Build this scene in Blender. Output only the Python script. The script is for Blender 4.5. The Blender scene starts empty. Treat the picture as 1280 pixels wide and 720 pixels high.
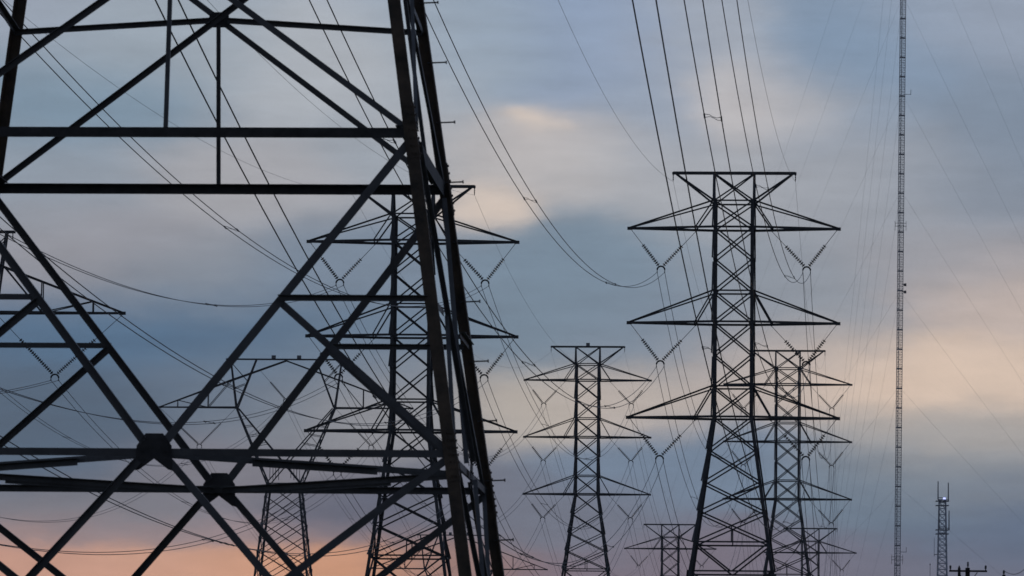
import bpy, math, random
from mathutils import Vector, Matrix
random.seed(7)
R = math.radians
scene = bpy.context.scene
col = scene.collection

# ------------------------------------------------------------------ camera
F_PX, PITCH, ROLL, EYE = 7000.0, 0.0989029, 0.0101964, 1.7      # focal length in 1280-wide pixels
YAW = 0.0577968                                                  # heading of the power line
fw = Vector((0, math.cos(PITCH), math.sin(PITCH)))
up0 = Vector((0, -math.sin(PITCH), math.cos(PITCH)))
rt0 = Vector((1, 0, 0))
rt = rt0*math.cos(ROLL) + up0*math.sin(ROLL)
up = up0*math.cos(ROLL) - rt0*math.sin(ROLL)
cd = bpy.data.cameras.new('camera')
cam = bpy.data.objects.new('camera', cd)
col.objects.link(cam)
cd.sensor_width = 36.0
cd.lens = F_PX/1280*36
cd.clip_start = 0.5
cd.clip_end = 30000
M = Matrix((rt, up, -fw)).transposed().to_4x4()
M.translation = (0, 0, EYE)
cam.matrix_world = M
cd.dof.use_dof = True
cd.dof.focus_distance = 640
cd.dof.aperture_fstop = 7.5
scene.camera = cam


def direction(px, py):
    return fw + rt*((px-640)/F_PX) - up*((py-360)/F_PX)


# ------------------------------------------------------------------ sky
def lin(c):
    return tuple(((v/255+0.055)/1.055)**2.4 if v > 10 else v/255/12.92 for v in c)


world = bpy.data.worlds.new('World')
scene.world = world
world.use_nodes = True
nt = world.node_tree
nt.nodes.clear()
N, L = nt.nodes, nt.links


def wire(a, sock):
    if isinstance(a, (int, float)):
        sock.default_value = a
    else:
        L.new(a, sock)


def mth(op, a, b=0.0, c=0.0, clamp=False):
    n = N.new('ShaderNodeMath')
    n.operation = op
    n.use_clamp = clamp
    for i, v in enumerate((a, b, c)):
        wire(v, n.inputs[i])
    return n.outputs[0]


def mixc(f, a, b):
    n = N.new('ShaderNodeMix')
    n.data_type = 'RGBA'
    wire(f, n.inputs[0])
    for s, v in ((n.inputs[6], a), (n.inputs[7], b)):
        if isinstance(v, tuple):
            s.default_value = (*v, 1)
        else:
            L.new(v, s)
    return n.outputs[2]


tc = N.new('ShaderNodeTexCoord')
sep = N.new('ShaderNodeSeparateXYZ')
L.new(tc.outputs['Generated'], sep.inputs[0])
sx, sy, sz = sep.outputs
az = mth('MULTIPLY', mth('ARCTAN2', sx, sy), 57.29578)
el = mth('MULTIPLY', mth('ARCSINE', sz), 57.29578)


def noise(sxs, sys, det, rough, seed, src=None):
    cb = N.new('ShaderNodeCombineXYZ')
    wire(mth('MULTIPLY', az, sxs), cb.inputs[0])
    wire(mth('MULTIPLY', el, sys), cb.inputs[1])
    cb.inputs[2].default_value = seed
    n = N.new('ShaderNodeTexNoise')
    n.inputs['Scale'].default_value = 1.0
    n.inputs['Detail'].default_value = det
    n.inputs['Roughness'].default_value = rough
    L.new(cb.outputs[0], n.inputs['Vector'])
    return n.outputs['Fac']


w1 = noise(0.55, 1.3, 6, 0.58, 3.1)
w2 = noise(0.55, 1.3, 6, 0.58, 17.7)
azw = mth('ADD', az, mth('MULTIPLY', mth('SUBTRACT', w1, 0.5), 1.3))
elw = mth('ADD', el, mth('MULTIPLY', mth('SUBTRACT', w2, 0.5), 0.6))


def azel(px, py):
    d = direction(px, py).normalized()
    return math.degrees(math.atan2(d.x, d.y)), math.degrees(math.asin(d.z))


ramp = N.new('ShaderNodeValToRGB')
ramp.color_ramp.interpolation = 'EASE'
RAMP = [(-4, (90, 84, 88)), (1.2, (140, 122, 120)), (2.2, (142, 126, 124)), (2.75, (118, 116, 130)), (3.2, (106, 112, 134)), (3.75, (104, 118, 143)),
        (4.5, (128, 140, 160)), (5.3, (112, 132, 160)), (6.1, (124, 142, 168)), (7.0, (146, 157, 177)), (7.8, (136, 152, 180)),
        (8.6, (138, 154, 182)), (14, (128, 142, 168)), (30, (112, 126, 152)), (90, (96, 110, 136))]
e0, e1 = -4.0, 90.0
cr = ramp.color_ramp
# elevation is compressed with a square root so that the low band keeps its resolution
def rpos(e):
    return math.sqrt(max(0, (e-e0)/(e1-e0)))
while len(cr.elements) < len(RAMP):
    cr.elements.new(0.5)
for i, (e, c) in enumerate(RAMP):
    cr.elements[i].position = rpos(e)
    cr.elements[i].color = (*lin(c), 1)
L.new(mth('SQRT', mth('MAXIMUM', mth('DIVIDE', mth('SUBTRACT', elw, e0), e1-e0), 0.0)), ramp.inputs[0])
sky = ramp.outputs[0]
# banks of cloud: (where, half-size, colour, strength)
BANKS = [
    (160, 55, 110, 40, (152, 163, 175)), (425, 90, 110, 45, (166, 173, 182)), (600, 65, 90, 45, (146, 160, 176)),
    (660, 147, 26, 12, (212, 199, 187)), (640, 170, 90, 26, (180, 178, 180)), (735, 195, 80, 35, (171, 173, 178)), (608, 255, 45, 24, (203, 192, 183)),
    (930, 122, 60, 34, (186, 184, 186)), (1000, 128, 50, 30, (168, 171, 178)), (1060, 130, 60, 34, (142, 154, 171)), (1070, 65, 90, 50, (129, 147, 170)), (1245, 150, 70, 45, (130, 142, 159)),
    (1210, 25, 90, 40, (146, 156, 173)), (1070, 235, 100, 50, (153, 159, 169)), (1180, 325, 90, 40, (154, 155, 162)),
    (1250, 372, 80, 35, (186, 175, 170)), (120, 305, 110, 45, (145, 148, 157)), (260, 345, 90, 35, (135, 143, 154)),
    (690, 388, 90, 50, (118, 134, 150)), (1200, 545, 110, 28, (162, 161, 161)), (1220, 645, 100, 40, (104, 115, 134)),
    (1100, 625, 90, 35, (113, 128, 144)), (655, 502, 60, 32, (172, 168, 163)), (105, 642, 110, 24, (119, 123, 133)),
    (100, 110, 120, 48, (124, 143, 161)), (760, 55, 90, 60, (139, 155, 181)), (250, 410, 160, 48, (90, 113, 138)),
    (720, 325, 100, 40, (122, 139, 156)), (1180, 592, 110, 26, (134, 141, 150)), (180, 706, 180, 18, (188, 153, 137)),
    (1160, 478, 130, 30, (204, 188, 175)), (1080, 702, 120, 30, (114, 117, 132)), (20, 530, 140, 50, (90, 105, 122)),
    (30, 700, 100, 20, (178, 144, 133)), (450, 635, 110, 30, (100, 106, 121)), (330, 480, 90, 45, (108, 120, 135)),
    (470, 500, 100, 45, (138, 142, 149)), (300, 600, 110, 34, (122, 124, 134)), (400, 708, 110, 18, (192, 148, 122)),
    (570, 702, 80, 24, (142, 122, 120)), (620, 640, 80, 32, (112, 118, 131)), (860, 590, 110, 40, (116, 132, 152)),
    (790, 500, 90, 30, (176, 170, 166)), (960, 455, 90, 40, (172, 167, 166)), (720, 650, 100, 30, (114, 121, 136)),
    (890, 702, 110, 26, (120, 116, 128)), (450, 330, 90, 45, (122, 136, 153)), (450, 425, 90, 40, (110, 126, 144)),
    (300, 230, 110, 40, (161, 164, 171)), (60, 230, 90, 40, (140, 152, 166)), (870, 60, 80, 50, (160, 167, 178)),
    (890, 235, 100, 40, (161, 166, 174)), (1000, 350, 100, 50, (140, 148, 159)), (1200, 235, 80, 40, (134, 143, 157)),
    (820, 400, 90, 45, (126, 139, 155)), (640, 195, 80, 30, (178, 177, 179)), (800, 150, 60, 45, (146, 158, 175)),
    (20, 20, 80, 40, (150, 160, 176)), (150, 778, 240, 34, (216, 166, 146)), (665, 706, 60, 20, (120, 114, 126)), (200, 664, 170, 16, (146, 134, 138)), (510, 190, 80, 40, (150, 160, 172))]


def cloud(c):
    # the air in front of the clouds dims and lightens them a little
    return tuple(max(0.0, (v-o)/k) for v, o, k in zip(lin(c), HAZE_LIGHT, HAZE_CLEAR))


HAZE_LIGHT, HAZE_CLEAR = (0.060, 0.044, 0.032), (0.72, 0.76, 0.80)
base_w = 0.012
vsc = N.new('ShaderNodeVectorMath')
vsc.operation = 'SCALE'
L.new(sky, vsc.inputs[0])
vsc.inputs['Scale'].default_value = base_w
acc = vsc.outputs[0]
wsum = base_w
for px, py, rx, ry, c in BANKS:
    a, e = azel(px, py)
    ra, re = rx/F_PX*57.3, ry/F_PX*57.3
    du = mth('MULTIPLY', mth('SUBTRACT', azw, a), 1/ra)
    dv = mth('MULTIPLY', mth('SUBTRACT', elw, e), 1/re)
    g = mth('EXPONENT', mth('MULTIPLY', mth('MULTIPLY_ADD', du, du, mth('MULTIPLY', dv, dv)), -0.8))
    ma = N.new('ShaderNodeVectorMath')
    ma.operation = 'MULTIPLY_ADD'
    ma.inputs[0].default_value = cloud(c)
    L.new(g, ma.inputs[1])
    L.new(acc, ma.inputs[2])
    acc = ma.outputs[0]
    wsum = mth('ADD', g, wsum)
dv_ = N.new('ShaderNodeVectorMath')
dv_.operation = 'SCALE'
L.new(acc, dv_.inputs[0])
L.new(mth('DIVIDE', 1.0, wsum), dv_.inputs['Scale'])
sky = dv_.outputs[0]
# fine texture of the cloud deck
fine = noise(0.8, 3.2, 7, 0.62, 41.0)
fine2 = noise(0.12, 0.3, 5, 0.6, 77.0)
gain = mth('ADD', mth('MULTIPLY', mth('SUBTRACT', fine, 0.5), 0.30), mth('MULTIPLY', mth('SUBTRACT', fine2, 0.5), 0.08))
streak = noise(1.5, 7.0, 8, 0.66, 63.0)
gain = mth('ADD', gain, mth('MULTIPLY', mth('SUBTRACT', streak, 0.5), 0.20))
gain = mth('ADD', gain, 1.0)
# dusk: the deck away from the sunset is darker
back = mth('SMOOTH_MIN', mth('MULTIPLY_ADD', sy, 0.6, 0.62), 1.0, 0.1)
back = mth('MAXIMUM', back, 0.5)
# overhead the deck is thick
gain = mth('MULTIPLY', gain, back)
vm = N.new('ShaderNodeVectorMath')
vm.operation = 'SCALE'
L.new(sky, vm.inputs[0])
L.new(gain, vm.inputs['Scale'])
nis = N.new('ShaderNodeTexSky')
nis.sky_type = 'NISHITA'
nis.sun_disc = False
nis.sun_elevation = R(1.5)
nis.sun_rotation = R(-4)
nis.air_density = 1.0
nis.dust_density = 2.0
vn = N.new('ShaderNodeVectorMath')
vn.operation = 'SCALE'
L.new(nis.outputs[0], vn.inputs[0])
vn.inputs['Scale'].default_value = 0.06
bg_cloud = N.new('ShaderNodeBackground')
L.new(vm.outputs[0], bg_cloud.inputs['Color'])
bg_cloud.inputs['Strength'].default_value = 1.0
bg_clear = N.new('ShaderNodeBackground')
L.new(vn.outputs[0], bg_clear.inputs['Color'])
mx = N.new('ShaderNodeMixShader')
mx.inputs[0].default_value = 0.97                                 # cloud cover
L.new(bg_clear.outputs[0], mx.inputs[1])
L.new(bg_cloud.outputs[0], mx.inputs[2])
wo = N.new('ShaderNodeOutputWorld')
L.new(mx.outputs[0], wo.inputs['Surface'])
world.cycles.sampling_method = 'MANUAL'
world.cycles.sample_map_resolution = 512

# ------------------------------------------------------------------ the low sun behind the clouds
sd = bpy.data.lights.new('sun', 'SUN')
sun = bpy.data.objects.new('sun', sd)
col.objects.link(sun)
sd.energy = 0.12
sd.angle = R(10)
sd.color = (1.0, 0.72, 0.5)
sv = Vector((math.sin(R(-4))*math.cos(R(1.5)), math.cos(R(-4))*math.cos(R(1.5)), math.sin(R(1.5))))
sun.rotation_euler = sv.to_track_quat('Z', 'Y').to_euler()

vs = scene.view_settings
vs.view_transform = 'Standard'
vs.look = 'None'
vs.exposure = 0
vs.gamma = 1
vs.use_curve_mapping = False
scene.cycles.max_bounces = 4
scene.cycles.volume_bounces = 1
scene.cycles.use_denoising = True
scene.cycles.filter_width = 1.6


# ------------------------------------------------------------------ materials
def material(name, base, rough=0.6, spec=0.4, var=0.35, scale=1.3, metal=0.0, tint=None):
    m = bpy.data.materials.new(name)
    m.use_nodes = True
    t = m.node_tree
    p = t.nodes['Principled BSDF']
    p.inputs['Roughness'].default_value = rough
    p.inputs['Metallic'].default_value = metal
    p.inputs['Specular IOR Level'].default_value = spec
    tcn = t.nodes.new('ShaderNodeTexCoord')
    nz = t.nodes.new('ShaderNodeTexNoise')
    nz.inputs['Scale'].default_value = scale
    nz.inputs['Detail'].default_value = 6
    nz.inputs['Roughness'].default_value = 0.65
    t.links.new(tcn.outputs['Object'], nz.inputs['Vector'])
    cr_ = t.nodes.new('ShaderNodeValToRGB')
    cr_.color_ramp.elements[0].position = 0.3
    cr_.color_ramp.elements[1].position = 0.72
    cr_.color_ramp.elements[0].color = (*[v*(1-var) for v in base], 1)
    cr_.color_ramp.elements[1].color = (*[v*(1+var) for v in (tint or base)], 1)
    t.links.new(nz.outputs['Fac'], cr_.inputs[0])
    t.links.new(cr_.outputs[0], p.inputs['Base Color'])
    return m


M_LEG = material('weathered_leg_steel', (0.075, 0.062, 0.046), 0.62, 0.3, 0.55, 2.2, tint=(0.095, 0.066, 0.042))
M_STEEL = material('weathered_steel', (0.092, 0.093, 0.095), 0.52, 0.4, 0.35, 1.6)
M_FAR = material('dull_galvanised_steel', (0.05, 0.053, 0.056), 0.55, 0.3, 0.3, 0.9)
M_PLATE = material('dark_plate_steel', (0.055, 0.053, 0.053), 0.65, 0.25, 0.4, 3.0)
M_GLASS = material('insulator_glaze', (0.03, 0.027, 0.027), 0.35, 0.5, 0.2, 4.0)
M_WIRE = material('aged_aluminium_wire', (0.06, 0.062, 0.066), 0.55, 0.3, 0.2, 0.5)
M_MAST = material('painted_mast_steel', (0.27, 0.285, 0.31), 0.5, 0.4, 0.25, 0.4)
M_CELL = material('galvanised_mast_steel', (0.55, 0.58, 0.66), 0.45, 0.4, 0.25, 0.8)
M_WOOD = material('creosoted_wood', (0.035, 0.03, 0.026), 0.8, 0.15, 0.4, 5.0)
M_CONC = material('footing_concrete', (0.3, 0.29, 0.27), 0.85, 0.2, 0.2, 3.0)
M_BOX = material('grey_marker_box', (0.2, 0.21, 0.22), 0.6, 0.3, 0.2, 2.0)
M_BEACON = bpy.data.materials.new('strobe_lamp')
M_BEACON.use_nodes = True
bp = M_BEACON.node_tree.nodes['Principled BSDF']
bp.inputs['Base Color'].default_value = (.8, .8, .9, 1)
bp.inputs['Emission Color'].default_value = (0.45, 0.5, 1.0, 1)
bp.inputs['Emission Strength'].default_value = 1.6


# ------------------------------------------------------------------ mesh helpers
def V(*a):
    return Vector(a)


class MB:
    """collects bars, plates and tubes and links them as one mesh object"""

    K = 1.0                                  # section size: the far towers use heavier angles

    def __init__(self):
        self.v, self.f = [], []

    def prism(self, ring_a, ring_b):
        n = len(ring_a)
        o = len(self.v)
        self.v += [tuple(p) for p in ring_a] + [tuple(p) for p in ring_b]
        for i in range(n):
            j = (i+1) % n
            self.f.append((o+i, o+j, o+n+j, o+n+i))
        self.f.append(tuple(range(o+n-1, o-1, -1)))
        self.f.append(tuple(range(o+n, o+2*n)))

    def angle(self, p, q, w, t, u, v, centre=True):
        """an L-section steel angle from p to q: flanges w wide, t thick, along u and v"""
        p, q = Vector(p), Vector(q)
        w *= MB.K
        d = (q-p).normalized()
        u = Vector(u)
        u = (u-d*u.dot(d)).normalized()
        v = Vector(v)
        v = (v-d*v.dot(d)-u*v.dot(u))
        v = v.normalized() if v.length > 1e-6 else d.cross(u)
        s = -w/2 if centre else 0
        prof = [(s, 0), (s+w, 0), (s+w, t), (s+t, t), (s+t, w), (s, w)]
        if d.cross(u).dot(v) < 0:
            prof = prof[::-1]
        self.prism([p+u*a+v*b for a, b in prof], [q+u*a+v*b for a, b in prof])

    def bar(self, p, q, w, h=None, upv=(0, 0, 1)):
        p, q = Vector(p), Vector(q)
        h = h or w
        d = (q-p).normalized()
        a = d.cross(Vector(upv))
        a = a.normalized() if a.length > 1e-4 else d.orthogonal().normalized()
        b = a.cross(d)
        r = [a*(w/2)*x+b*(h/2)*y for x, y in ((-1, -1), (1, -1), (1, 1), (-1, 1))]
        self.prism([p+k for k in r], [q+k for k in r])

    def rod(self, p, q, r0, r1=None, n=6):
        p, q = Vector(p), Vector(q)
        r1 = r0 if r1 is None else r1
        d = (q-p).normalized()
        a = d.orthogonal().normalized()
        b = d.cross(a)
        cs = [a*math.cos(2*math.pi*i/n)+b*math.sin(2*math.pi*i/n) for i in range(n)]
        self.prism([p+c*r0 for c in cs], [q+c*r1 for c in cs])

    def tube(self, pts, r, n=5):
        o = len(self.v)
        for i, p in enumerate(pts):
            d = (pts[min(i+1, len(pts)-1)]-pts[max(i-1, 0)]).normalized()
            a = d.cross(V(0, 0, 1))
            a = a.normalized() if a.length > 1e-4 else V(1, 0, 0)
            b = a.cross(d)
            for k in range(n):
                t = 2*math.pi*k/n
                self.v.append(tuple(p+a*(r*math.cos(t))+b*(r*math.sin(t))))
        for i in range(len(pts)-1):
            for k in range(n):
                j = (k+1) % n
                self.f.append((o+i*n+k, o+i*n+j, o+(i+1)*n+j, o+(i+1)*n+k))
        self.f.append(tuple(range(o+n-1, o-1, -1)))
        e = o+(len(pts)-1)*n
        self.f.append(tuple(range(e, e+n)))

    def plate(self, poly, n, t):
        """flat polygon of 3-D points given thickness t along n"""
        n = Vector(n).normalized()
        self.prism([Vector(p)-n*(t/2) for p in poly], [Vector(p)+n*(t/2) for p in poly])

    def build(self, name, mat, parent=None, smooth=False):
        me = bpy.data.meshes.new(name)
        me.from_pydata(self.v, [], self.f)
        me.materials.append(mat)
        me.update()
        if smooth:
            for p in me.polygons:
                p.use_smooth = True
        o = bpy.data.objects.new(name, me)
        col.objects.link(o)
        if parent:
            o.parent = parent
        return o


def empty(name, loc, rz=0.0):
    o = bpy.data.objects.new(name, None)
    col.objects.link(o)
    o.empty_display_size = 0.5
    o.location = loc
    o.rotation_euler = (0, 0, rz)
    return o


def tag(o, label, cat, group=None, kind=None):
    if label:
        o['label'] = label
    if cat:
        o['category'] = cat
    if group:
        o['group'] = group
    if kind:
        o['kind'] = kind
    return o


def kids(o):
    return list(o.children)


def copy_tree(o, parent=None):
    c = o.copy()
    col.objects.link(c)
    if parent:
        c.parent = parent
    for ch in kids(o):
        copy_tree(ch, c)
    return c


LAT = V(math.cos(YAW), -math.sin(YAW), 0)       # across the line
AHEAD = V(math.sin(YAW), math.cos(YAW), 0)      # along the line


# ------------------------------------------------------------------ ground
def ground_z(x, y):
    def sm(a, b, t):
        t = min(1, max(0, (t-a)/(b-a)))
        return t*t*(3-2*t)
    h = 1.1*sm(10, 95, y)+0.3*sm(300, 500, y)
    h += 14.0*sm(600, 850, y)-8.2*sm(930, 1200, y)
    h -= 1.6*sm(-20, -60, x)*0
    return h + 0.06*math.sin(x*0.21)*math.sin(y*0.17)


gb = MB()
ys = [-300, -150, -60, -20] + [i*8 for i in range(0, 22)] + list(range(180, 1500, 20)) + list(range(1500, 2501, 100))
xs = list(range(-1500, -120, 120)) + list(range(-120, 130, 8)) + list(range(240, 1501, 120))
for y in ys:
    for x in xs:
        gb.v.append((x, y, ground_z(x, y)))
nx = len(xs)
for j in range(len(ys)-1):
    for i in range(nx-1):
        gb.f.append((j*nx+i, j*nx+i+1, (j+1)*nx+i+1, (j+1)*nx+i))
M_GRASS = material('dry_grass', (0.05, 0.06, 0.028), 0.9, 0.1, 0.4, 0.35, tint=(0.075, 0.068, 0.035))
tag(gb.build('ground', M_GRASS), None, None, kind='structure')

# ------------------------------------------------------------------ haze
hb = MB()
hb.prism([V(-1600, -400, -1.2), V(1600, -400, -1.2), V(1600, 2600, -1.2), V(-1600, 2600, -1.2)],
         [V(-1600, -400, 310), V(1600, -400, 310), V(1600, 2600, 310), V(-1600, 2600, 310)])
M_HAZE = bpy.data.materials.new('thin_haze')
M_HAZE.use_nodes = True
ht = M_HAZE.node_tree
ht.nodes.clear()
hv = ht.nodes.new('ShaderNodeVolumePrincipled')
hv.inputs['Color'].default_value = (0.82, 0.86, 0.95, 1)
hv.inputs['Density'].default_value = 0.00006
ho = ht.nodes.new('ShaderNodeOutputMaterial')
ht.links.new(hv.outputs[0], ho.inputs['Volume'])
tag(hb.build('haze', M_HAZE), None, None, kind='stuff')

# ------------------------------------------------------------------ double-circuit lattice tower
ARMS = (54.6, 45.6, 36.6)            # heights of the three crossarm tiers (near tower's own scale)
TIES = (57.1, 48.55, 39.5)           # where the arm ties meet the body
TOP = 59.9
WAIST = 36.6
BEAM1, BEAM2, XTOP = 15.475, 9.144, 21.95
XMID = 19.05


def half(z):
    return 1.9 + 0.1405*max(0.0, WAIST-z)


FACES = [(V(0, -1, 0), V(1, 0, 0)), (V(1, 0, 0), V(0, 1, 0)), (V(0, 1, 0), V(-1, 0, 0)), (V(-1, 0, 0), V(0, -1, 0))]   # outward normal, along
_jit = [0]


def fp(face, s, z, inset=0.0):
    """point on a face: s from -1 to 1 across it, at height z"""
    n, a = FACES[face]
    w = half(z)
    return n*(w-inset) + a*(s*w) + V(0, 0, z)


def face_bar(mb, face, s0, z0, s1, z1, w, t, side=1, trim=(0.0, 0.0), ins=0.0):
    """steel angle lying in a face; side=1 inside the leg flange, -1 outside it"""
    n, a = FACES[face]
    _jit[0] = (_jit[0]+1) % 7
    off = (0.026 + 0.0017*_jit[0])*side + ins
    p, q = fp(face, s0, z0, off), fp(face, s1, z1, off)
    d = (q-p).normalized()
    p, q = p+d*trim[0], q-d*trim[1]
    u = d.cross(n)
    if u.z > 0:
        u = -u                          # outstanding leg along the top edge
    mb.angle(p, q, w, t, u, -n*side)


def add_leg(mb, sx, sy, z0, z1, w, t, out=0.0):
    # heel of the angle on the corner, flanges running inward along both faces
    def c(z):
        e = half(z)+out*max(0, WAIST-z)/WAIST
        return V(sx*e, sy*e, z)
    zs = [z0, WAIST, z1] if z0 < WAIST < z1 else [z0, z1]
    for a, b in zip(zs, zs[1:]):
        mb.angle(c(a), c(b), w, t, V(-sx, 0, 0), V(0, -sy, 0), centre=False)


def arm_parts(root, z, zt, side, mat):
    tip = V(side*10.0, 0, z)
    b = MB()
    for sy in (-1, 1):
        b.angle(tip+V(0, sy*0.07, 0), V(side*1.9, sy*1.9, z), 0.17, 0.02, V(0, 0, -1), V(0, -sy, 0))
        b.angle(V(side*6.6, sy*0.8, z-0.02), V(side*3.6, -sy*1.5, z-0.02), 0.08, 0.012, V(0, 0, -1), V(1, 0, 0))
    b.angle(V(side*3.6, -1.53, z-.03), V(side*3.6, 1.53, z-.03), 0.12, 0.014, V(0, 0, -1), V(side, 0, 0))
    b.angle(V(side*6.6, -.8, z-.03), V(side*6.6, .8, z-.03), 0.09, 0.014, V(0, 0, -1), V(side, 0, 0))
    b.bar(tip+V(side*0.12, 0, 0), tip-V(side*0.35, 0, 0), 0.22, 0.30)
    b.bar(V(side*3.6, 0, z-.03), V(side*3.6, 0, z-.28), 0.16, 0.16, (1, 0, 0))
    o = b.build('crossarm', mat, root)
    for sy in (-1, 1):
        h = MB()
        h.angle(tip+V(-side*.1, sy*0.06, 0.05), V(side*1.9, sy*1.9, zt), 0.11, 0.014, V(0, 0, -1), V(0, sy, 0))
        h.angle(V(side*3.6, sy*1.51, z+.05), V(side*2.0, sy*1.88, zt-.1), 0.10, 0.014, V(side, 0, 0), V(0, sy, 0))
        h.build('tie_bar', mat, o)
    return o


def upper_body(root, mat, z_low=24.7):
    """everything above the body beam: bracing panels, arms, peak beam"""
    lv = [24.7, 27.6, 30.4, 33.45, 36.6, 39.5, 42.55, 45.6, 48.55, 51.6, 54.6, 57.1, 59.9]
    for f in range(4):
        b = MB()
        for a, c in zip(lv[:-1], lv[1:-1]):
            face_bar(b, f, -.97, a, .97, c, 0.11, 0.012, 1)
            face_bar(b, f, .97, a, -.97, c, 0.11, 0.012, -1)
        face_bar(b, f, 0, 24.7, 0, (24.7*half(27.6)+27.6*half(24.7))/(half(24.7)+half(27.6)), 0.09, 0.012, 1)
        for s in (-1, 1):
            face_bar(b, f, s*.98, 24.66, s*.03, 21.98, 0.12, 0.012, s)
        # small gusset where the bracing meets the legs
        for z in lv[:-1]:
            n, a = FACES[f]
            for s in (-1, 1):
                c = fp(f, s*(1-0.16/half(z)), z, -0.012)
                b.plate([c-a*.14-V(0, 0, .16), c+a*.14-V(0, 0, .16), c+a*.14+V(0, 0, .16), c-a*.14+V(0, 0, .16)], n, 0.012)
        b.build('bracing', mat, root)
    for z in (24.7, 21.95) + TIES + ARMS:
        frame = MB()
        for f in range(4):
            face_bar(frame, f, -.99, z, .99, z, 0.15 if z in ARMS else 0.12, 0.014, 1, ins=.01)
        frame.build('horizontal_frame', mat, root)
    # the head: the body closes to a narrow peak
    b = MB()
    for sy in (-1, 1):
        for sx in (-1, 1):
            b.angle(V(sx*1.9, sy*1.9, TIES[0]), V(sx*1.9, sy*.3, TOP-.1), 0.19, 0.024, V(-sx, 0, 0), V(0, -sy, 0))
            b.angle(V(sx*1.85, sy*1.87, TIES[0]), V(-sx*1.85, sy*.33, TOP-.1), 0.11, 0.012, V(0, 0, -1), V(0, -sy*sx, 0))
    b.build('head_frame', mat, root)
    for z, zt in zip(ARMS, TIES):
        for side in (-1, 1):
            arm_parts(root, z, zt, side, mat)
    p = MB()
    for sy in (-1, 1):
        for side in (-1, 1):
            p.angle(V(0, sy*.16, TOP), V(side*5.8, sy*.14, TOP), 0.22, 0.02, V(0, 0, -1), V(0, -sy, 0))
            p.angle(V(side*5.5, sy*.1, TOP-.1), V(side*1.95, sy*1.86, 57.15), 0.15, 0.014, V(0, 0, -1), V(0, sy, 0))
    p.bar(V(-5.9, 0, TOP-.02), V(-5.4, 0, TOP-.02), 0.2, 0.24)
    p.bar(V(5.4, 0, TOP-.02), V(5.9, 0, TOP-.02), 0.2, 0.24)
    p.build('peak_beam', mat, root)
    for side in (-1, 1):
        c = MB()
        for k in range(3):
            c.rod(V(side*5.8, 0, TOP-.14-.2*k), V(side*5.8, 0, TOP-.26-.2*k), 0.06)
            c.rod(V(side*5.8, 0, TOP-.26-.2*k), V(side*5.8, 0, TOP-.34-.2*k), 0.03)
        c.bar(V(side*5.8, -.15, TOP-.76), V(side*5.8, .15, TOP-.76), 0.06, 0.06)
        c.build('wire_clamp', mat, root)


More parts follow.
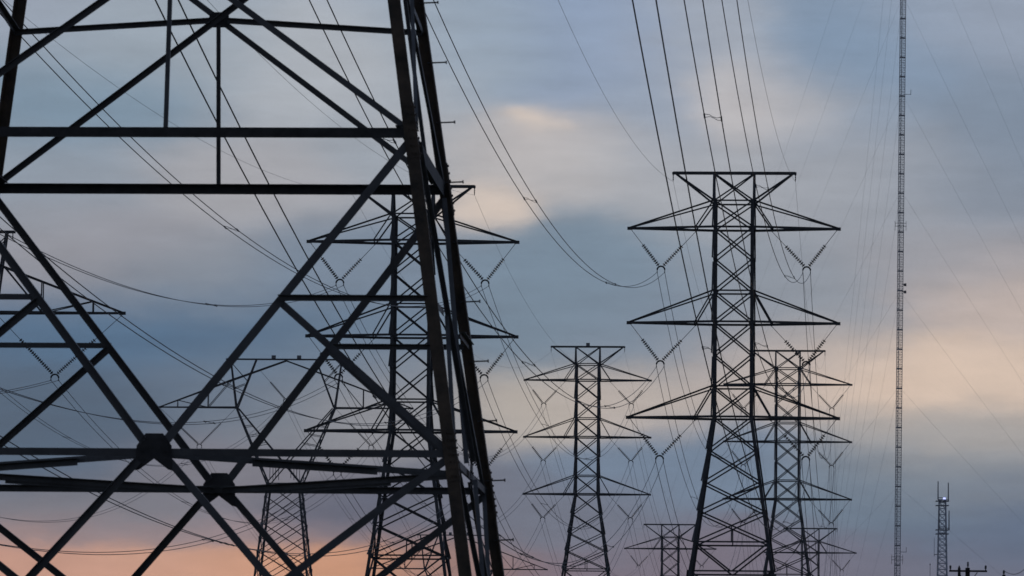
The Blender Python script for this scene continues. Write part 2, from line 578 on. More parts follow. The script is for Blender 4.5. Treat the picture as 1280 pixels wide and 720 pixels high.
def build_lower_near(root):
    """the near tower's lower half: every member a part of its own"""
    foot = 1.6
    for sx, sy in ((-1, -1), (1, -1), (1, 1), (-1, 1)):
        m = MB()
        add_leg(m, sx, sy, foot, TIES[0]+.1, 0.245, 0.024, 0.115)
        leg = m.build('leg', M_LEG, root)
        for zc_, hh in ((BEAM1+.05, 0.55), (BEAM2-.02, 0.5)):
            s = MB()                              # bolted splice beside each beam
            a, b = zc_-hh, zc_+hh
            ea, eb = [half(z)+.115*(WAIST-z)/WAIST+.014 for z in (a, b)]
            pa, pb = V(sx*ea, sy*ea, a), V(sx*eb, sy*eb, b)
            s.angle(pa, pb, 0.20, 0.013, V(-sx, 0, 0), V(0, -sy, 0), centre=False)
            for k in range(7):
                z = a+.08+(2*hh-.16)*k/6
                ez = half(z)+.115*(WAIST-z)/WAIST+.02
                c = V(sx*ez, sy*ez, z)
                for uu, vv in ((V(-sx, 0, 0), V(0, sy, 0)), (V(0, -sy, 0), V(sx, 0, 0))):
                    s.rod(c+uu*.07, c+uu*.07+vv*.02, 0.022, n=6)
                    s.rod(c+uu*.15, c+uu*.15+vv*.02, 0.022, n=6)
            s.build('splice_plate', M_LEG, leg)
        ft = MB()
        c = V(sx*(half(foot)-.1), sy*(half(foot)-.1), foot)
        ft.plate([c+V(-.35, -.35, 0), c+V(.35, -.35, 0), c+V(.35, .35, 0), c+V(-.35, .35, 0)], (0, 0, 1), 0.04)
        ft.rod(c-V(0, 0, .02), c-V(0, 0, 1.2), 0.42, 0.5, 12)
        ft.build('footing', M_CONC, leg)
        if sx == 1 and sy == 1:
            for k in range(22):
                z = 3.1 + 1.255*k
                c = V(half(z)+.115*max(0, WAIST-z)/WAIST, half(z)-.0, z)
                sb = MB()
                dirn = V(0.28, 0, 0.012)
                sb.rod(c-dirn*.4, c+dirn, 0.016, n=6)
                sb.rod(c+dirn, c+dirn*1.09, 0.036, n=6)
                sb.build('step_bolt', M_STEEL, leg)
    for f in range(4):
        n, a = FACES[f]

        def member(name, s0, z0, s1, z1, w, side=1, trim=(0, 0), mat=M_STEEL, ins=0.0, t=0.014):
            b = MB()
            if f in (1, 3) and name in ('diagonal_brace', 'sub_brace'):
                w *= 0.62                     # lighter bracing along the line than across it
            face_bar(b, f, s0, z0, s1, z1, w, t, side, trim, ins)
            b.build(name, mat, root)
        member('horizontal_beam', -.995, BEAM1, .995, BEAM1, 0.3 if f in (1, 3) else 0.2, 1, mat=M_PLATE, ins=.02, t=.018)
        member('horizontal_beam', -.995, BEAM2, .995, BEAM2, 0.145, 1, mat=M_STEEL, ins=.02)
        for s in (-1, 1):
            member('diagonal_brace', s*.985, BEAM1+.05, -s*.985, XTOP, 0.125, s)
            member('diagonal_brace', s*.975, BEAM1-.2, s*.035, BEAM2+.2, 0.165, s)
            member('diagonal_brace', s*.04, BEAM2-.1, s*.985, foot+.1, 0.145, s, (.1, 0))
            member('strut', s*.02, XMID-.02, s*.985, XMID-.28, 0.115, 1, (.1, 0), ins=.012)
            # secondary bracing of the K panel
            zm = 12.18
            sm_ = (s*.975*half(BEAM1-.2)*(zm-BEAM2-.12)/(BEAM1-BEAM2-.32))/half(zm)
            member('strut', sm_, zm, s*.98, zm, 0.115, -s, ins=.03*s)
            member('sub_brace', sm_, zm-.05, s*.985, BEAM2+.06, 0.14, s, (.05, 0), ins=.03)
            # secondary bracing below the second beam
            zl = 6.55
            tl = (BEAM2-.1-zl)/(BEAM2-.2-foot)
            sl = s*(.04*half(BEAM2)+tl*(.985*half(foot+.1)-.04*half(BEAM2)))/half(zl)
            member('sub_brace', s*.985, BEAM2-.08, sl, zl, 0.15, s, ins=.03)
            member('strut', sl, zl, s*.985, 5.6, 0.1, -s, ins=.03)
        member('hanger', 0, XMID-.12, 0, BEAM1+.05, 0.085, 1, ins=.03)
        # gusset plates
        g = MB()
        c = fp(f, 0, BEAM2, -.004)
        poly = [(-.17, .36), (.17, .36), (.34, .12), (.36, -.05), (.36, -.36), (.3, -.32), (0, -.13), (-.3, -.32), (-.36, -.36), (-.36, -.05), (-.34, .12)]
        # the notched plate as two convex halves, butted at the middle
        for sgn in (-1, 1):
            half_poly = [(0, .36), (.17, .36), (.34, .12), (.36, -.36), (.28, -.34), (0, -.13)]
            g.plate([c+a*(sgn*x)+V(0, 0, z) for x, z in half_poly], n, 0.016)
        for bx, bz in ((-.22, .2), (-.16, .26), (.22, .2), (.16, .26), (-.24, -.2), (-.2, -.14), (.24, -.2), (.2, -.14), (-.26, .02), (-.2, .02), (.26, .02), (.2, .02)):
            q = c+a*bx+V(0, 0, bz)
            g.rod(q, q+n*.03, 0.022, n=6)
        g.build('gusset_plate', M_PLATE, root)
        g = MB()
        c = fp(f, 0, XMID, -.004)
        g.plate([c+a*x+V(0, 0, z) for x, z in ((-.21, .12), (-.12, .17), (.12, .17), (.21, .12), (.21, -.06), (.13, -.16), (-.13, -.16), (-.21, -.06))], n, 0.014)
        g.build('gusset_plate', M_PLATE, root)
        # plan bracing: a diamond joining the middles of the four second beams
        c0, c1 = fp(f, 0, BEAM2-.03, .1), fp((f+1) % 4, 0, BEAM2-.03, .1)
        d = (c1-c0).normalized()
        nn = d.cross(V(0, 0, 1))
        b = MB()
        b.angle(c0+d*.15, c1-d*.15, 0.13, 0.014, V(0, 0, -1), -nn)
        pb = b.build('plan_brace', M_STEEL, root)
        b = MB()
        ln = (c1-c0).length
        b.angle(c0+d*ln*.30+V(0, 0, -.05)+nn*.03, c1-d*ln*.30+V(0, 0, -.05)+nn*.03, 0.14, 0.014, V(0, 0, -1), nn)
        b.build('stiffener', M_STEEL, pb)


def build_lower_far(root, ext, mat):
    """lower half of the far towers, merged by kind of member"""
    foot = 1.6-ext
    for sx, sy in ((-1, -1), (1, -1), (1, 1), (-1, 1)):
        m = MB()
        add_leg(m, sx, sy, foot, TIES[0]+.1, 0.24, 0.03)
        for z in (33.4, 27.6, XTOP, BEAM1):                      # bolted splices show as thicker places
            pa, pb = V(sx*(half(z-.5)+.03), sy*(half(z-.5)+.03), z-.5), V(sx*(half(z+.5)+.03), sy*(half(z+.5)+.03), z+.5)
            m.angle(pa, pb, 0.26, 0.028, V(-sx, 0, 0), V(0, -sy, 0), centre=False)
        leg = m.build('leg', mat, root)
        ft = MB()
        c = V(sx*(half(foot)-.1), sy*(half(foot)-.1), foot)
        ft.rod(c+V(0, 0, .02), c-V(0, 0, 1.2), 0.42, 0.5, 10)
        ft.build('footing', M_CONC, leg)
        if sx == 1 and sy == 1:
            sb = MB()
            z = 6.0
            while z < TOP-1:
                c = V(half(z), half(z)-.05, z)
                sb.rod(c, c+V(.2, 0, .01), 0.016, n=4)
                z += 1.25
            sb.build('step_bolts', mat, leg)
    b = MB()
    for f in range(4):
        face_bar(b, f, -.99, BEAM1, .99, BEAM1, 0.18, 0.016, 1)
        face_bar(b, f, -.99, BEAM2, .99, BEAM2, 0.16, 0.016, 1)
        for s in (-1, 1):
            face_bar(b, f, s*.98, BEAM1, -s*.98, XTOP, 0.13, 0.014, s)
            face_bar(b, f, s*.98, BEAM1-.1, 0, BEAM2+.1, 0.16, 0.016, s)
            face_bar(b, f, 0, BEAM2-.1, s*.98, foot+.1, 0.15, 0.016, s)
            face_bar(b, f, s*.46, 12.2, s*.98, BEAM2+.05, 0.12, 0.014, -s)
            face_bar(b, f, s*.46, 12.2, s*.98, 12.2, 0.11, 0.014, s)
            face_bar(b, f, s*.98, BEAM2-.05, s*.36, 6.2, 0.12, 0.014, -s)
    b.build('base_bracing', mat, root)


def place_base(o, x, y, z):
    o.location = (x, y, z)
    o.rotation_euler = (0, 0, -YAW)


GT = 'lattice towers of the power lines'
near = empty('transmission_tower', (0, 0, 0))
tag(near, 'giant near lattice tower, only its lower body showing, crossing the left half of the view', 'transmission tower', GT)
place_base(near, -6.534, 113.48, 0)
upper_body(near, M_STEEL)
build_lower_near(near)

EXT = 5.0
MB.K = 1.28
far = empty('transmission_tower', (0, 0, 0))
upper_body(far, M_FAR)
build_lower_far(far, EXT, M_FAR)

# key: x, y, world height of the top, short description, full label
TOWERS = {
    'T1': (21.0, 528, 65.26, 'the tall right-hand tower', 'tall three-tier lattice tower standing clear, largest of the whole towers, right of centre'),
    'T2': (-9.44, 528, 63.69, "the tower behind the near legs", "tall three-tier lattice tower seen through and behind the giant near tower's right legs"),
    'T3': (43.39, 875, 79.06, 'the tower half hidden behind the tall one', 'mid-sized lattice tower half hidden directly behind the tall right-hand tower'),
    'T4': (12.08, 880, 79.82, 'the mid-sized tower in the gap', 'mid-sized lattice tower alone in the gap, a small box on its top beam'),
    'T5': (65.85, 1225, 71.01, 'the small tower on the far right', "small distant lattice tower whose right arm tips show past the tall tower's right foot"),
    'T6': (35.2, 1225, 71.57, "the small tower at the tall one's left foot", "small distant lattice tower low behind the left foot of the tall tower"),
}
TOWER_OBJ = {}
for i, (k, (x, y, zt, short, label)) in enumerate(TOWERS.items()):
    o = far if i == 0 else copy_tree(far)
    place_base(o, x, y, zt-TOP)
    tag(o, label, 'transmission tower', GT)
    TOWER_OBJ[k] = o
mbx = MB()
mbx.bar(V(-.28, 0, TOP+.35), V(.28, 0, TOP+.35), 0.5, 0.5)
mbx.bar(V(0, -.1, TOP+.1), V(0, .1, TOP+.1), 0.1, 0.2)
mbx.build('marker_box', M_BOX, TOWER_OBJ['T4'])


# ------------------------------------------------------------------ forked single-circuit tower (origin at its top beam)
def build_forked():
    root = empty('forked_tower', (0, 0, 0))
    mat = M_FAR
    H = 62.0
    zn, zw = -7.6, -19.6
    node = 7.75

    def hw(z):                           # half width of the body below the waist
        return 2.6+0.113*(zw-z)
    for sx in (-1, 1):
        for sy in (-1, 1):
            b = MB()
            b.angle(V(sx*2.6, sy*2.6, zw), V(sx*hw(-H+.4), sy*hw(-H+.4), -H+.4), 0.26, 0.03, V(-sx, 0, 0), V(0, -sy, 0), centre=False)
            lg = b.build('leg', mat, root)
            ft = MB()
            c = V(sx*hw(-H+.4), sy*hw(-H+.4), -H+.4)
            ft.rod(c, c-V(0, 0, 1.4), 0.45, 0.5, 10)
            ft.build('footing', M_CONC, lg)
    lv = [zw]
    while lv[-1] > -H+6:
        lv.append(lv[-1]-2.0-0.30*(hw(lv[-1])-2.6))
    lv.append(-H+.5)
    for fi, (n, a) in enumerate(FACES):
        b = MB()

        def q(s, z):
            return n*(hw(z)-.03)+a*(s*hw(z))+V(0, 0, z)
        for k in range(len(lv)-1):
            for s in (-1, 1):
                e = n*(.02*s+.002*(k % 5))
                k2 = min(k+2, len(lv)-1)
                b.angle(q(s*.98, lv[k])+e, q(-s*.98, lv[k2])+e, 0.09, 0.012, V(0, 0, -1), n*s)
        b.angle(q(-.99, zw), q(.99, zw), 0.13, 0.014, V(0, 0, -1), -n)
        b.build('bracing', mat, root)
    for sx in (-1, 1):
        # the fork limb: outer and inner chords, front and back, laced together
        b = MB()
        nd = [V(sx*node, sy*1.0, zn) for sy in (-1, 1)]
        for sy, p in zip((-1, 1), nd):
            b.angle(p, V(sx*2.6, sy*2.6, zw), 0.18, 0.022, V(-sx, 0, 0), V(0, -sy, 0))
            b.angle(p-V(sx*.3, 0, .1), V(-sx*2.55, sy*2.57, zw+.1), 0.15, 0.02, V(-sx, 0, 0), V(0, sy*1.0, 0))
        for k in range(8):
            t0, t1 = k/8, (k+1)/8

            def oc(t, sy):
                return V(sx*(node+(2.6-node)*t), sy*(1+1.6*t), zn+(zw-zn)*t)
            b.angle(oc(t0, -1), oc(t1, 1), 0.08, 0.012, V(sx, 0, 0), V(0, 0, 1))
            b.angle(oc(t0, 1), oc(t1, -1), 0.08, 0.012, V(sx, 0, 0), V(0, 0, -1))

            def ic(t, sy):
                return V(sx*(node-.3-(node-.3+2.55)*t), sy*(1+1.57*t), zn-.1+(zw+.2-zn)*t)
            if 1 <= k <= 4:
                for sy in (-1, 1):
                    b.angle(oc(t1, sy), ic(t1*.93, sy), 0.07, 0.012, V(0, 0, -1), V(0, sy, 0))
        for sy in (-1, 1):                                      # lattice in the throat of the fork
            zt = -16.6
            t = (zt-zn)/(zw-zn)
            xo = node+(2.6-node)*t
            b.angle(V(sx*xo, sy*(1+1.6*t), zt), V(0, sy*(1+1.6*t), zt), 0.09, 0.012, V(0, 0, -1), V(0, sy, 0))
            for xx in (1.2, 2.1):
                b.angle(V(sx*xx, sy*2.3, zt), V(sx*xx, sy*2.5, zt-2.2), 0.07, 0.012, V(1, 0, 0), V(0, sy, 0))
        b.build('fork_limb', mat, root)
        # the ear: two legs from the node up to the top beam
        b = MB()
        for sy in (-1, 1):
            b.angle(V(sx*node, sy*1.0, zn), V(sx*8.75, sy*.5, -.05), 0.16, 0.02, V(-sx, 0, 0), V(0, -sy, 0))
            b.angle(V(sx*(node-.15), sy*1.0, zn), V(sx*4.7, sy*.5, -.05), 0.16, 0.02, V(sx, 0, 0), V(0, -sy, 0))
            b.angle(V(sx*8.6, sy*.5, -.6), V(sx*6.1, sy*.8, -3.4), 0.08, 0.012, V(0, 0, -1), V(0, sy, 0))
            b.angle(V(sx*6.4, sy*.8, -3.9), V(sx*8.1, sy*.8, -4.6), 0.08, 0.012, V(0, 0, -1), V(0, sy, 0))
        for k in range(4):
            t = (k+.5)/4
            b.angle(V(sx*(node+t), 1-.5*t, zn*(1-t)), V(sx*(node+t), -1+.5*t, zn*(1-t)-.6), 0.07, 0.012, V(0, 0, -1), V(sx, 0, 0))
        b.build('ear', mat, root)
        # crossarm outside the ear, with its upper chord running up to the middle of the top beam
        b = MB()
        tip = V(sx*19.9, 0, zn)
        for sy in (-1, 1):
            b.angle(tip, V(sx*node, sy*1.0, zn), 0.17, 0.02, V(0, 0, -1), V(0, -sy, 0))
            m1 = V(sx*8.5, sy*.75, -3.3)
            b.angle(tip+V(-sx*.15, 0, .06), m1, 0.14, 0.018, V(0, 0, -1), V(0, sy, 0))
            b.angle(m1, V(0, sy*.45, -.22), 0.14, 0.018, V(0, 0, -1), V(0, sy, 0))

            def uc(x):
                t = (19.9-x)/(19.9-8.5)
                return V(sx*x, sy*.75*t, zn+(-3.3-zn)*t)

            def lc(x):
                t = (19.9-x)/(19.9-node)
                return V(sx*x, sy*t, zn)
            b.angle(uc(17.0), lc(17.0), 0.09, 0.012, V(1, 0, 0), V(0, sy, 0))
            b.angle(uc(12.2), lc(12.2), 0.09, 0.012, V(1, 0, 0), V(0, sy, 0))
            b.angle(uc(17.0), lc(12.2), 0.08, 0.012, V(0, 0, -1), V(0, sy, 0))
            b.angle(uc(8.6), lc(12.2), 0.08, 0.012, V(0, 0, -1), V(0, sy, 0))
        for x in (10, 12.2, 14.6, 17):
            t = (19.9-x)/(19.9-node)
            b.angle(V(sx*x, -t, zn-.03), V(sx*x, t, zn-.03), 0.09, 0.012, V(0, 0, -1), V(sx, 0, 0))
        b.bar(tip+V(sx*.15, 0, 0), tip-V(sx*.4, 0, 0), 0.2, 0.3)
        b.build('crossarm', mat, root)
    b = MB()
    for sy in (-1, 1):
        b.angle(V(-9.5, sy*.42, 0), V(9.5, sy*.42, 0), 0.15, 0.02, V(0, 0, -1), V(0, -sy, 0))
    for k in range(13):
        x = -9.3+18.6*k/12
        b.bar(V(x, -.4, -.04), V(x, .4, -.04), 0.08, 0.08)
    b.build('peak_beam', mat, root)
    for sx in (-1, 1):
        c = MB()
        for k in range(3):
            c.rod(V(sx*9.3, 0, -.12-.2*k), V(sx*9.3, 0, -.26-.2*k), 0.06)
            c.rod(V(sx*9.3, 0, -.26-.2*k), V(sx*9.3, 0, -.32-.2*k), 0.03)
        c.build('wire_clamp', mat, root)
        c = MB()
        c.bar(V(sx*2-.32, 0, .38), V(sx*2+.32, 0, .38), 0.5, 0.5)
        c.bar(V(sx*2, -.1, .1), V(sx*2, .1, .1), 0.1, 0.2)
        c.build('marker_box', M_BOX, root)
    return root


forked = build_forked()
MB.K = 1.0
FORKED = {
    'L1': (-56.08, 522, 58.24, 'the forked tower cut by the left edge', "forked lattice tower cut off by the left edge, only its right arm showing"),
    'L2': (-35.26, 875, 76.9, 'the forked tower left of centre', "forked lattice tower with two boxes on top, behind the near braces"),
    'L3': (-11.32, 1260, 70.68, 'the tiny forked tower', "tiny distant forked lattice tower low behind the giant near tower's right foot"),
}
for i, (k, (x, y, zt, short, label)) in enumerate(FORKED.items()):
    o = forked if i == 0 else copy_tree(forked)
    o.location = (x, y, zt)
    o.rotation_euler = (0, 0, -YAW)
    tag(o, label, 'transmission tower', GT)


# ------------------------------------------------------------------ insulators
def insulator_string(p, q, rod_part=0.42, disc=0.2):
    """a plain link from p, then a chain of discs down to q"""
    b = MB()
    p, q = Vector(p), Vector(q)
    m = p+(q-p)*rod_part
    b.rod(p, m, 0.028, n=5)
    d = (q-m)
    n = max(6, int(d.length/0.225))
    b.rod(m, q, 0.04, n=5)
    for k in range(n):
        c = m+d*((k+.5)/n)
        dn = d.normalized()
        b.rod(c-dn*.045, c+dn*.045, disc, disc*.75, 8)
    return b


def build_v(p, q, bottom):
    root = empty('insulator_string', (0, 0, 0))
    for t, s in ((p, -1 if p.x < q.x else 1), (q, 1 if p.x < q.x else -1)):
        insulator_string(t-bottom, V(s*.22, 0, .2)).build('disc_string', M_GLASS, root)
    y = MB()                               # arched yoke with a clamp for each cable
    pts = [V(.36*math.cos(a), 0, -.2+.34*math.sin(a)) for a in [math.pi*k/10 for k in range(11)]]
    y.tube(pts, 0.085, 6)
    for s in (-1, 1):
        y.bar(V(s*.36, 0, -.2), V(s*.36, 0, -.42), 0.07, 0.07, (1, 0, 0))
        y.bar(V(s*.36, -.22, -.42), V(s*.36, .22, -.42), 0.08, 0.10)
    y.build('yoke', M_FAR, root)
    return root


GI = 'V-shaped insulator strings hanging from the towers'
POS = {1: 'right', -1: 'left'}
TIER = ('top', 'middle', 'bottom')
VB = {-1: None, 1: None}
for side in (-1, 1):
    VB[side] = build_v(V(side*9.75, 0, -.12), V(side*3.6, 0, -.26), V(side*6.9, 0, -3.75))


def local(x, y, lx, lz, ly=0.0):
    return V(x, y, 0)+LAT*lx+AHEAD*ly+V(0, 0, lz)


used = set()
for k in ('T1', 'T2', 'T3', 'T4', 'T5', 'T6'):
    x, y, zt, short, _ = TOWERS[k]
    for ti, (za) in enumerate(ARMS):
        if k in ('T5', 'T6') and ti > 0:
            continue
        for side in (-1, 1):
            o = VB[side] if side not in used else copy_tree(VB[side])
            used.add(side)
            o.location = local(x, y, side*6.9, zt-TOP+za-3.75)
            o.rotation_euler = (0, 0, -YAW)
            tag(o, 'insulators under the %s %s arm of %s' % (TIER[ti], POS[side], short), 'insulator', GI)
VC = build_v(V(-4.1, 0, -1.75), V(4.1, 0, -1.75), V(0, 0, -6.3))
VO = {s: build_v(V(s*19.75, 0, -7.75), V(s*7.9, 0, -7.75), V(s*13.5, 0, -13.5)) for s in (-1, 1)}
fu = set()
for k in ('L1', 'L2'):
    x, y, zt, short, _ = FORKED[k]
    for src, key, lx, lz, nm in ((VO[-1], -1, -13.5, -13.5, 'left'), (VC, 0, 0, -6.3, 'middle'), (VO[1], 1, 13.5, -13.5, 'right')):
        if k == 'L1' and key < 1:
            continue
        o = src if key not in fu else copy_tree(src)
        fu.add(key)
        o.location = local(x, y, lx, zt+lz)
        o.rotation_euler = (0, 0, -YAW)
        tag(o, 'insulator V in the %s bay of %s' % (nm, short), 'insulator', GI)


# ------------------------------------------------------------------ cables
def sagging(a, b, sag, n=64):
    return [a+(b-a)*t-V(0, 0, 4*sag*t*(1-t)) for t in [i/n for i in range(n+1)]]


GC = 'twin conductor cables strung between towers'
GG = 'thin ground wires strung between tower peaks'


def spacer(pa, pb):
    b = MB()
    d = AHEAD
    for s in (-1, 1):
        p, q = pa+d*(s*.55), pb+d*(s*.55)
        m = (p+q)/2+V(0, 0, .05*s)
        b.tube([p, p+(m-p)*.6+V(0, 0, .05), m, m+(q-m)*.5-V(0, 0, .04), q], 0.012, 4)
    b.bar(pa-d*.62, pa+d*.62, 0.065, 0.065)
    b.bar(pb-d*.62, pb+d*.62, 0.065, 0.065)
    return b


def bundle(A, B, sag, label, r=0.03, spacers=(), gap=0.36):
    root = empty('conductor_bundle', A)
    tag(root, label, 'power cable', GC)
    curves = []
    for s in (-1, 1):
        ds = sag*(1+.006*s)
        pts = [p-A for p in sagging(A+LAT*(s*gap), B+LAT*(s*gap), ds)]
        b = MB()
        b.tube(pts, r, 5)
        b.build('cable', M_WIRE, root, smooth=True)
        curves.append((A+LAT*(s*gap)-A, B+LAT*(s*gap)-A, ds))
    for t in spacers:
        pq = [a+(b-a)*t-V(0, 0, 4*sg*t*(1-t)) for a, b, sg in curves]
        spacer(*pq).build('spacer', M_WIRE, root)
    return root


def ground_wire(A, B, sag, label, r=0.012):
    b = MB()
    b.tube([p-A for p in sagging(A, B, sag)], r, 5)
    o = b.build('ground_wire', M_WIRE, smooth=True)
    o.location = A
    tag(o, label, 'ground wire', GG)


PREV2 = (-37.0, 100.0, 54.0)          # the line beyond the left edge: its tower stands outside the picture
PREVL = (-56.08-27.5, 110.0, 58.0)
CLAMP = -3.75-.42
NEARW = (-6.534, 113.48, TOP)
SAG0 = {(0, -1): 13.4, (1, -1): 14.2, (2, -1): 16.6, (0, 1): 12.6, (1, 1): 13.0, (2, 1): 14.0}
SAG2 = 13.0


def tw(k):
    return TOWERS[k][:3] if k in TOWERS else FORKED[k][:3]


def double_span(P, Q, sags, names, r, sp, gsag=9.0, gr=0.012):
    for ti, za in enumerate(ARMS):
        for side in (-1, 1):
            A = local(P[0], P[1], side*6.9, P[2]-TOP+za+CLAMP)
            B = local(Q[0], Q[1], side*6.9, Q[2]-TOP+za+CLAMP)
            s = sags[(ti, side)] if isinstance(sags, dict) else sags
            bundle(A, B, s, names[0] % ('%s %s' % (TIER[ti], POS[side])), r, sp)
    for side in (-1, 1):
        A = local(P[0], P[1], side*5.8, P[2]-.8)
        B = local(Q[0], Q[1], side*5.8, Q[2]-.8)
        ground_wire(A, B, gsag, names[1] % POS[side], gr)


double_span(NEARW, tw('T1'), SAG0, ('twin cables from overhead to the %s arm of the tall right-hand tower',
            'hair-thin wire from overhead to the %s peak of the tall right-hand tower'), 0.025, (.292, .525, .765))
double_span(PREV2, tw('T2'), SAG2, ('twin cables from the upper left to the %s arm behind the near legs',
            'hair-thin wire from the upper left to the %s peak behind the near legs'), 0.025, (.51, .76))
double_span(tw('T1'), tw('T3'), 12.0, ('twin cables from the %s arm of the tall tower to the one behind',
            'hair-thin wire from the %s peak of the tall right-hand tower back to the next'), 0.027, (.3, .6), 8.0)
double_span(tw('T2'), tw('T4'), 12.0, ("twin cables from the %s arm behind the near legs to the gap's tower",
            "hair-thin wire from the %s peak behind the near legs to the gap's tower"), 0.027, (.3, .6), 8.0)
double_span(tw('T3'), tw('T5'), 11.0, ("distant twin cables from the half hidden tower's %s arm to the smallest one",
            'distant hair-thin wire from the %s peak of the half hidden tower to the smallest'), 0.022, (.4,), 8.0, 0.01)
double_span(tw('T4'), tw('T6'), 11.0, ("distant twin cables from the %s arm of the gap's tower to one beyond",
            "distant hair-thin wire from the %s peak of the gap's tower to the one beyond"), 0.022, (.4,), 8.0, 0.01)
for P, Q, sag, nm, r in ((PREVL, tw('L1'), 13.0, 'twin cables to the %s bay of the forked tower at the left edge', 0.03),
                         (tw('L1'), tw('L2'), 12.5, 'twin cables to the %s bay of the forked tower left of centre', 0.028),
                         (tw('L2'), tw('L3'), 11.5, 'distant twin cables from the %s bay of the forked tower to the tiny one', 0.022)):
    for lx, lz, bay in ((-13.5, -13.5, 'left'), (0, -6.3, 'middle'), (13.5, -13.5, 'right')):
        if P is PREVL and bay != 'right':
            continue
        bundle(local(P[0], P[1], lx, P[2]+lz-.42), local(Q[0], Q[1], lx, Q[2]+lz-.42), sag, nm % bay, r, (.3, .62))

# ------------------------------------------------------------------ guyed radio mast
MX, MY = 104.42, 1500.0
mz0 = ground_z(MX, MY)
mast = empty('radio_mast', (MX-1.0, MY, mz0))
mast.rotation_euler = (0, R(0.39), 0)
tag(mast, 'very tall thin guyed radio mast rising out of the top of the view', 'radio mast')
MH = 300.0
RAD = 0.88
ang = [R(15), R(135), R(255)]
cor = [V(RAD*math.cos(a+R(0)), RAD*math.sin(a), 0) for a in ang]
for c in cor:
    b = MB()
    b.rod(c, c+V(0, 0, MH), 0.09, n=6)
    b.build('leg', M_MAST, mast)
lat_ = MB()
k, z, st = 0, 1.0, 0.66
while z < MH:
    for i in range(3):
        p, q = cor[i], cor[(i+1) % 3]
        lat_.bar(p+V(0, 0, z), q+V(0, 0, z), 0.06)
        if k % 2:
            p, q = q, p
        lat_.bar(p+V(0, 0, z), q+V(0, 0, z+st), 0.05)
    if k % 8 == 0:
        rg = MB()
        for i in range(3):
            rg.bar(cor[i]*1.06+V(0, 0, z+.2), cor[(i+1) % 3]*1.06+V(0, 0, z+.2), 0.14, 0.26)
        rg.build('flange_ring', M_MAST, mast)
    z += st
    k += 1
lat_.build('lacing', M_MAST, mast)


def mast_z(py):
    d = direction(1124, py)
    return EYE + d.z*MY/d.y - mz0


gset = [-260, -130, 5, 126, 246, 371, 489, 612]
for py in gset:
    z = mast_z(py)
    for a, rad in zip(ang, (124, 126, 124)):
        top = V(1.25*math.cos(a), 1.25*math.sin(a), z)
        an = V(rad*math.cos(a), rad*math.sin(a), 0)
        an.z = ground_z(MX+an.x, MY+an.y)-mz0+.2
        g = MB()
        n = 24
        sag = 0.012*(top-an).length
        g.tube([top+(an-top)*t-V(0, 0, 4*sag*t*(1-t)) for t in [i/n for i in range(n+1)]], 0.017, 4)
        g.build('guy_wire', M_WIRE, mast)
for py, sx in ((118, 1), (283, -1), (356, 1), (365, 1), (690, 1), (700, -1)):
    z = mast_z(py)
    b = MB()
    if py in (356, 365):
        b.rod(V(.4, -.4, z), V(1.0, -.5, z), 0.05)
        b.rod(V(1.0, -.5, z-.05), V(1.7, -.6, z), 0.34, 0.42, 12)
        b.build('dish_antenna', M_FAR, mast)
    elif py in (283, 700):
        b.bar(V(-1.5, -.6, z), V(1.6, -.6, z), 0.11)
        b.bar(V(-1.5, -.6, z+.8), V(1.5, -.6, z+.8), 0.10)
        for xx in (-1.5, 1.45):
            b.bar(V(xx, -.6, z-1.2), V(xx, -.6, z+1.4), 0.10, 0.10, (1, 0, 0))
        b.build('antenna_bracket', M_FAR, mast)
    else:
        b.bar(V(.8, -.4, z), V(2.4, -.4, z), 0.12)
        b.bar(V(2.4, -.4, z-.1), V(2.4, -.4, z+1.3), 0.12, 0.12, (1, 0, 0))
        b.build('whip_antenna', M_FAR, mast)
b = MB()
b.rod(V(0, 0, -1), V(0, 0, 1.1), 1.6, 1.2, 12)
b.build('footing', M_CONC, mast)

# ------------------------------------------------------------------ antenna tower with a strobe
CX, CY = 54.13, 700.0
cz0 = ground_z(CX, CY)
cell = empty('antenna_tower', (CX, CY, cz0))
tag(cell, 'slim pale lattice antenna tower with whip aerials and a lit strobe on top', 'antenna tower')


def cz(py):
    d = direction(1178, py)
    return EYE + d.z*CY/d.y - cz0


def cx(px):
    return (px-1177.6)/F_PX*CY


ctop = cz(625)


def cw(z):
    return 0.40+0.019*(ctop-z)


for sx in (-1, 1):
    for sy in (-1, 1):
        b = MB()
        b.bar(V(sx*cw(0), sy*cw(0), 0), V(sx*cw(ctop), sy*cw(ctop), ctop), 0.10)
        b.build('leg', M_CELL, cell)
b = MB()
z, k = 0.4, 0
while z < ctop-.3:
    z2 = min(ctop, z+.95*max(.8, cw(z)*1.3))
    for n, a in FACES:
        p0, p1 = n*cw(z)+V(0, 0, z), n*cw(z2)+V(0, 0, z2)
        b.bar(p0-a*cw(z), p1+a*cw(z2), 0.055)
        b.bar(p0+a*cw(z)+n*.01, p1-a*cw(z2)+n*.01, 0.055)
        b.bar(p0-a*cw(z), p0+a*cw(z), 0.06)
    z = z2
b.build('lacing', M_CELL, cell)
b = MB()
b.plate([V(-.55, -.55, ctop+.03), V(.55, -.55, ctop+.03), V(.55, .55, ctop+.03), V(-.55, .55, ctop+.03)], (0, 0, 1), 0.06)
b.build('top_plate', M_CELL, cell)
for px, y0, y1 in ((1171.8, 602, 625), (1184.6, 603.5, 627.5), (1173.2, 638.5, 663), (1185.6, 638.5, 663), (1167.2, 672, 696)):
    b = MB()
    x = cx(px)
    b.rod(V(x, -.5, cz(y1)), V(x, -.5, cz(y0)), 0.085 if px > 1170 else .03, 0.06 if px > 1170 else .02, 8)
    b.bar(V(x, -.5, cz(y1)+.25), V(0, -.45, cz(y1)+.25), 0.08)
    b.build('whip_antenna', M_MAST, cell)
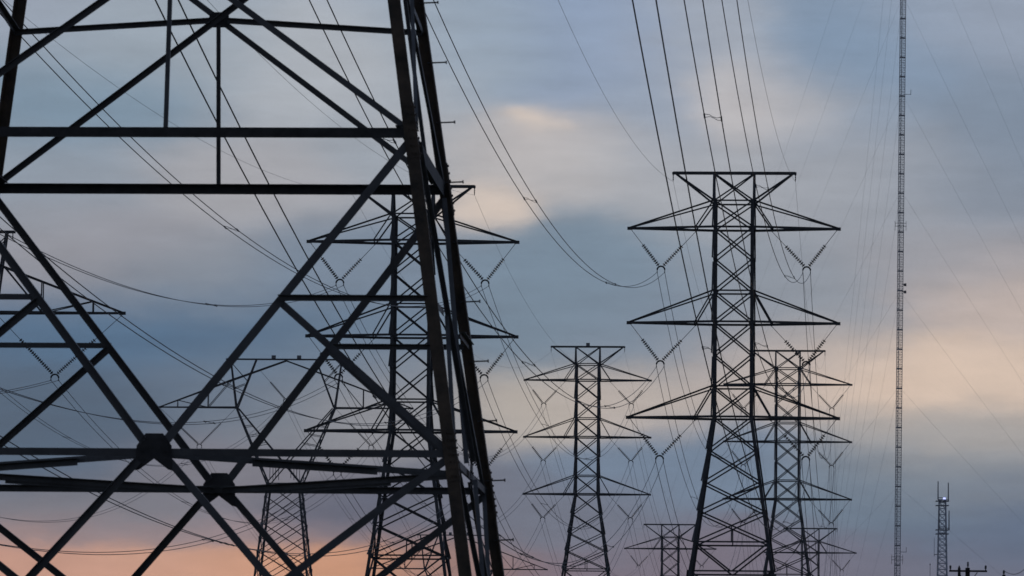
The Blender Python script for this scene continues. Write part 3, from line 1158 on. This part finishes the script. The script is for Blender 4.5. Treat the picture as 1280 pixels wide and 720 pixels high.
for py in (626.5, 632, 662.5, 667.5):
    b = MB()
    z = cz(py)
    b.bar(V(-.85, -.53, z), V(.8, -.53, z), 0.09)
    b.bar(V(-.85, .53, z), V(.8, .53, z), 0.09)
    for xx in (-.8, .75):
        b.bar(V(xx, -.53, z), V(xx, .53, z), 0.07)
    b.build('bracket', M_MAST, cell)
b = MB()
b.rod(V(.22, -.3, ctop+.06), V(.22, -.3, ctop+.28), 0.2, 0.14, 12)
b.build('beacon_lamp', M_BEACON, cell)

# thin pole beside it
PX_ = 54.13-1.5
d = direction(1162.6, 704)
tp = EYE+d.z*690/d.y
pole_x = d.x*690/d.y
pz = ground_z(pole_x, 690)
b = MB()
b.rod(V(0, 0, 0), V(0, 0, tp-pz), 0.06, 0.025, 8)
b.rod(V(0, 0, tp-pz-.2), V(0, 0, tp-pz-.1), 0.07, 0.07, 8)
o = b.build('thin_mast', M_FAR)
o.location = (pole_x, 690, pz)
tag(o, "hair-thin bare pole tip left of the slim antenna tower's foot", 'pole')


# ------------------------------------------------------------------ wooden utility poles
def at(px, py, y):
    d_ = direction(px, py)
    return V(d_.x*y/d_.y, y, EYE+d_.z*y/d_.y)


def post_insulator(p, h):
    b = MB()
    p = Vector(p)
    b.rod(p, p+V(0, 0, h), 0.035, 0.03, 8)
    for k in range(3):
        z = h*(.3+.22*k)
        b.rod(p+V(0, 0, z), p+V(0, 0, z+.07), 0.085, 0.05, 10)
    return b


UY = 365.0
c = at(1209.5, 714, UY)
gz = ground_z(c.x, UY)
up_ = empty('utility_pole', (c.x, UY, gz))
tag(up_, 'wooden utility pole top with a crossarm and upright insulators at the lower right', 'utility pole', 'wooden utility poles')
ch = c.z-gz
b = MB()
b.rod(V(0, 0, -1), V(0, 0, ch+.22), 0.2, 0.15, 12)
b.build('pole', M_WOOD, up_)
b = MB()
b.bar(V(-1.22, -.2, ch), V(1.25, -.2, ch), 0.11, 0.12)
b.build('crossarm', M_WOOD, up_)
for s in (-1, 1):
    b = MB()
    b.bar(V(s*.06, -.17, ch-.85), V(s*.62, -.17, ch-.08), 0.05, 0.05)
    b.build('arm_brace', M_FAR, up_)
for x, z, h in ((-1.14, ch+.06, .30), (1.16, ch+.06, .32), (.02, ch+.2, .42)):
    post_insulator(V(x, -.2 if abs(x) > .5 else 0, z), h).build('insulator', M_GLASS, up_)
b = MB()                                         # transformer-like cut-out beside the pole
b.rod(V(-.57, -.3, ch-.7), V(-.57, -.3, ch+.22), 0.11, 0.09, 10)
b.rod(V(-.57, -.3, ch+.22), V(-.57, -.3, ch+.34), 0.05, 0.04, 8)
b.build('fuse_cutout', M_WOOD, up_)

UY2 = 350.0
c2 = at(1254.8, 716, UY2)
gz2 = ground_z(c2.x, UY2)
up2 = empty('utility_pole', (c2.x, UY2, gz2))
tag(up2, 'second wooden pole top, just its tip showing, with a drooping wire to its right', 'utility pole', 'wooden utility poles')
ch2 = c2.z-gz2
b = MB()
b.rod(V(0, 0, -1), V(0, 0, ch2-.12), 0.19, 0.1, 12)
b.build('pole', M_WOOD, up2)
post_insulator(V(0, 0, ch2-.14), .30).build('insulator', M_GLASS, up2)
b = MB()
b.bar(V(-1.1, -.18, ch2-.9), V(1.1, -.18, ch2-.9), 0.11, 0.12)
b.build('crossarm', M_WOOD, up2)
A = at(1255.2, 713.5, UY2)
B = at(1296, 690, UY2+3)
b = MB()
n = 24
b.tube([A+(B-A)*t-V(0, 0, 4*.68*t*(1-t))-A for t in [i/n for i in range(n+1)]], 0.018, 5)
o = b.build('service_wire', M_WIRE)
o.location = A
tag(o, 'short wire drooping from the second pole tip at the lower right corner', 'wire')
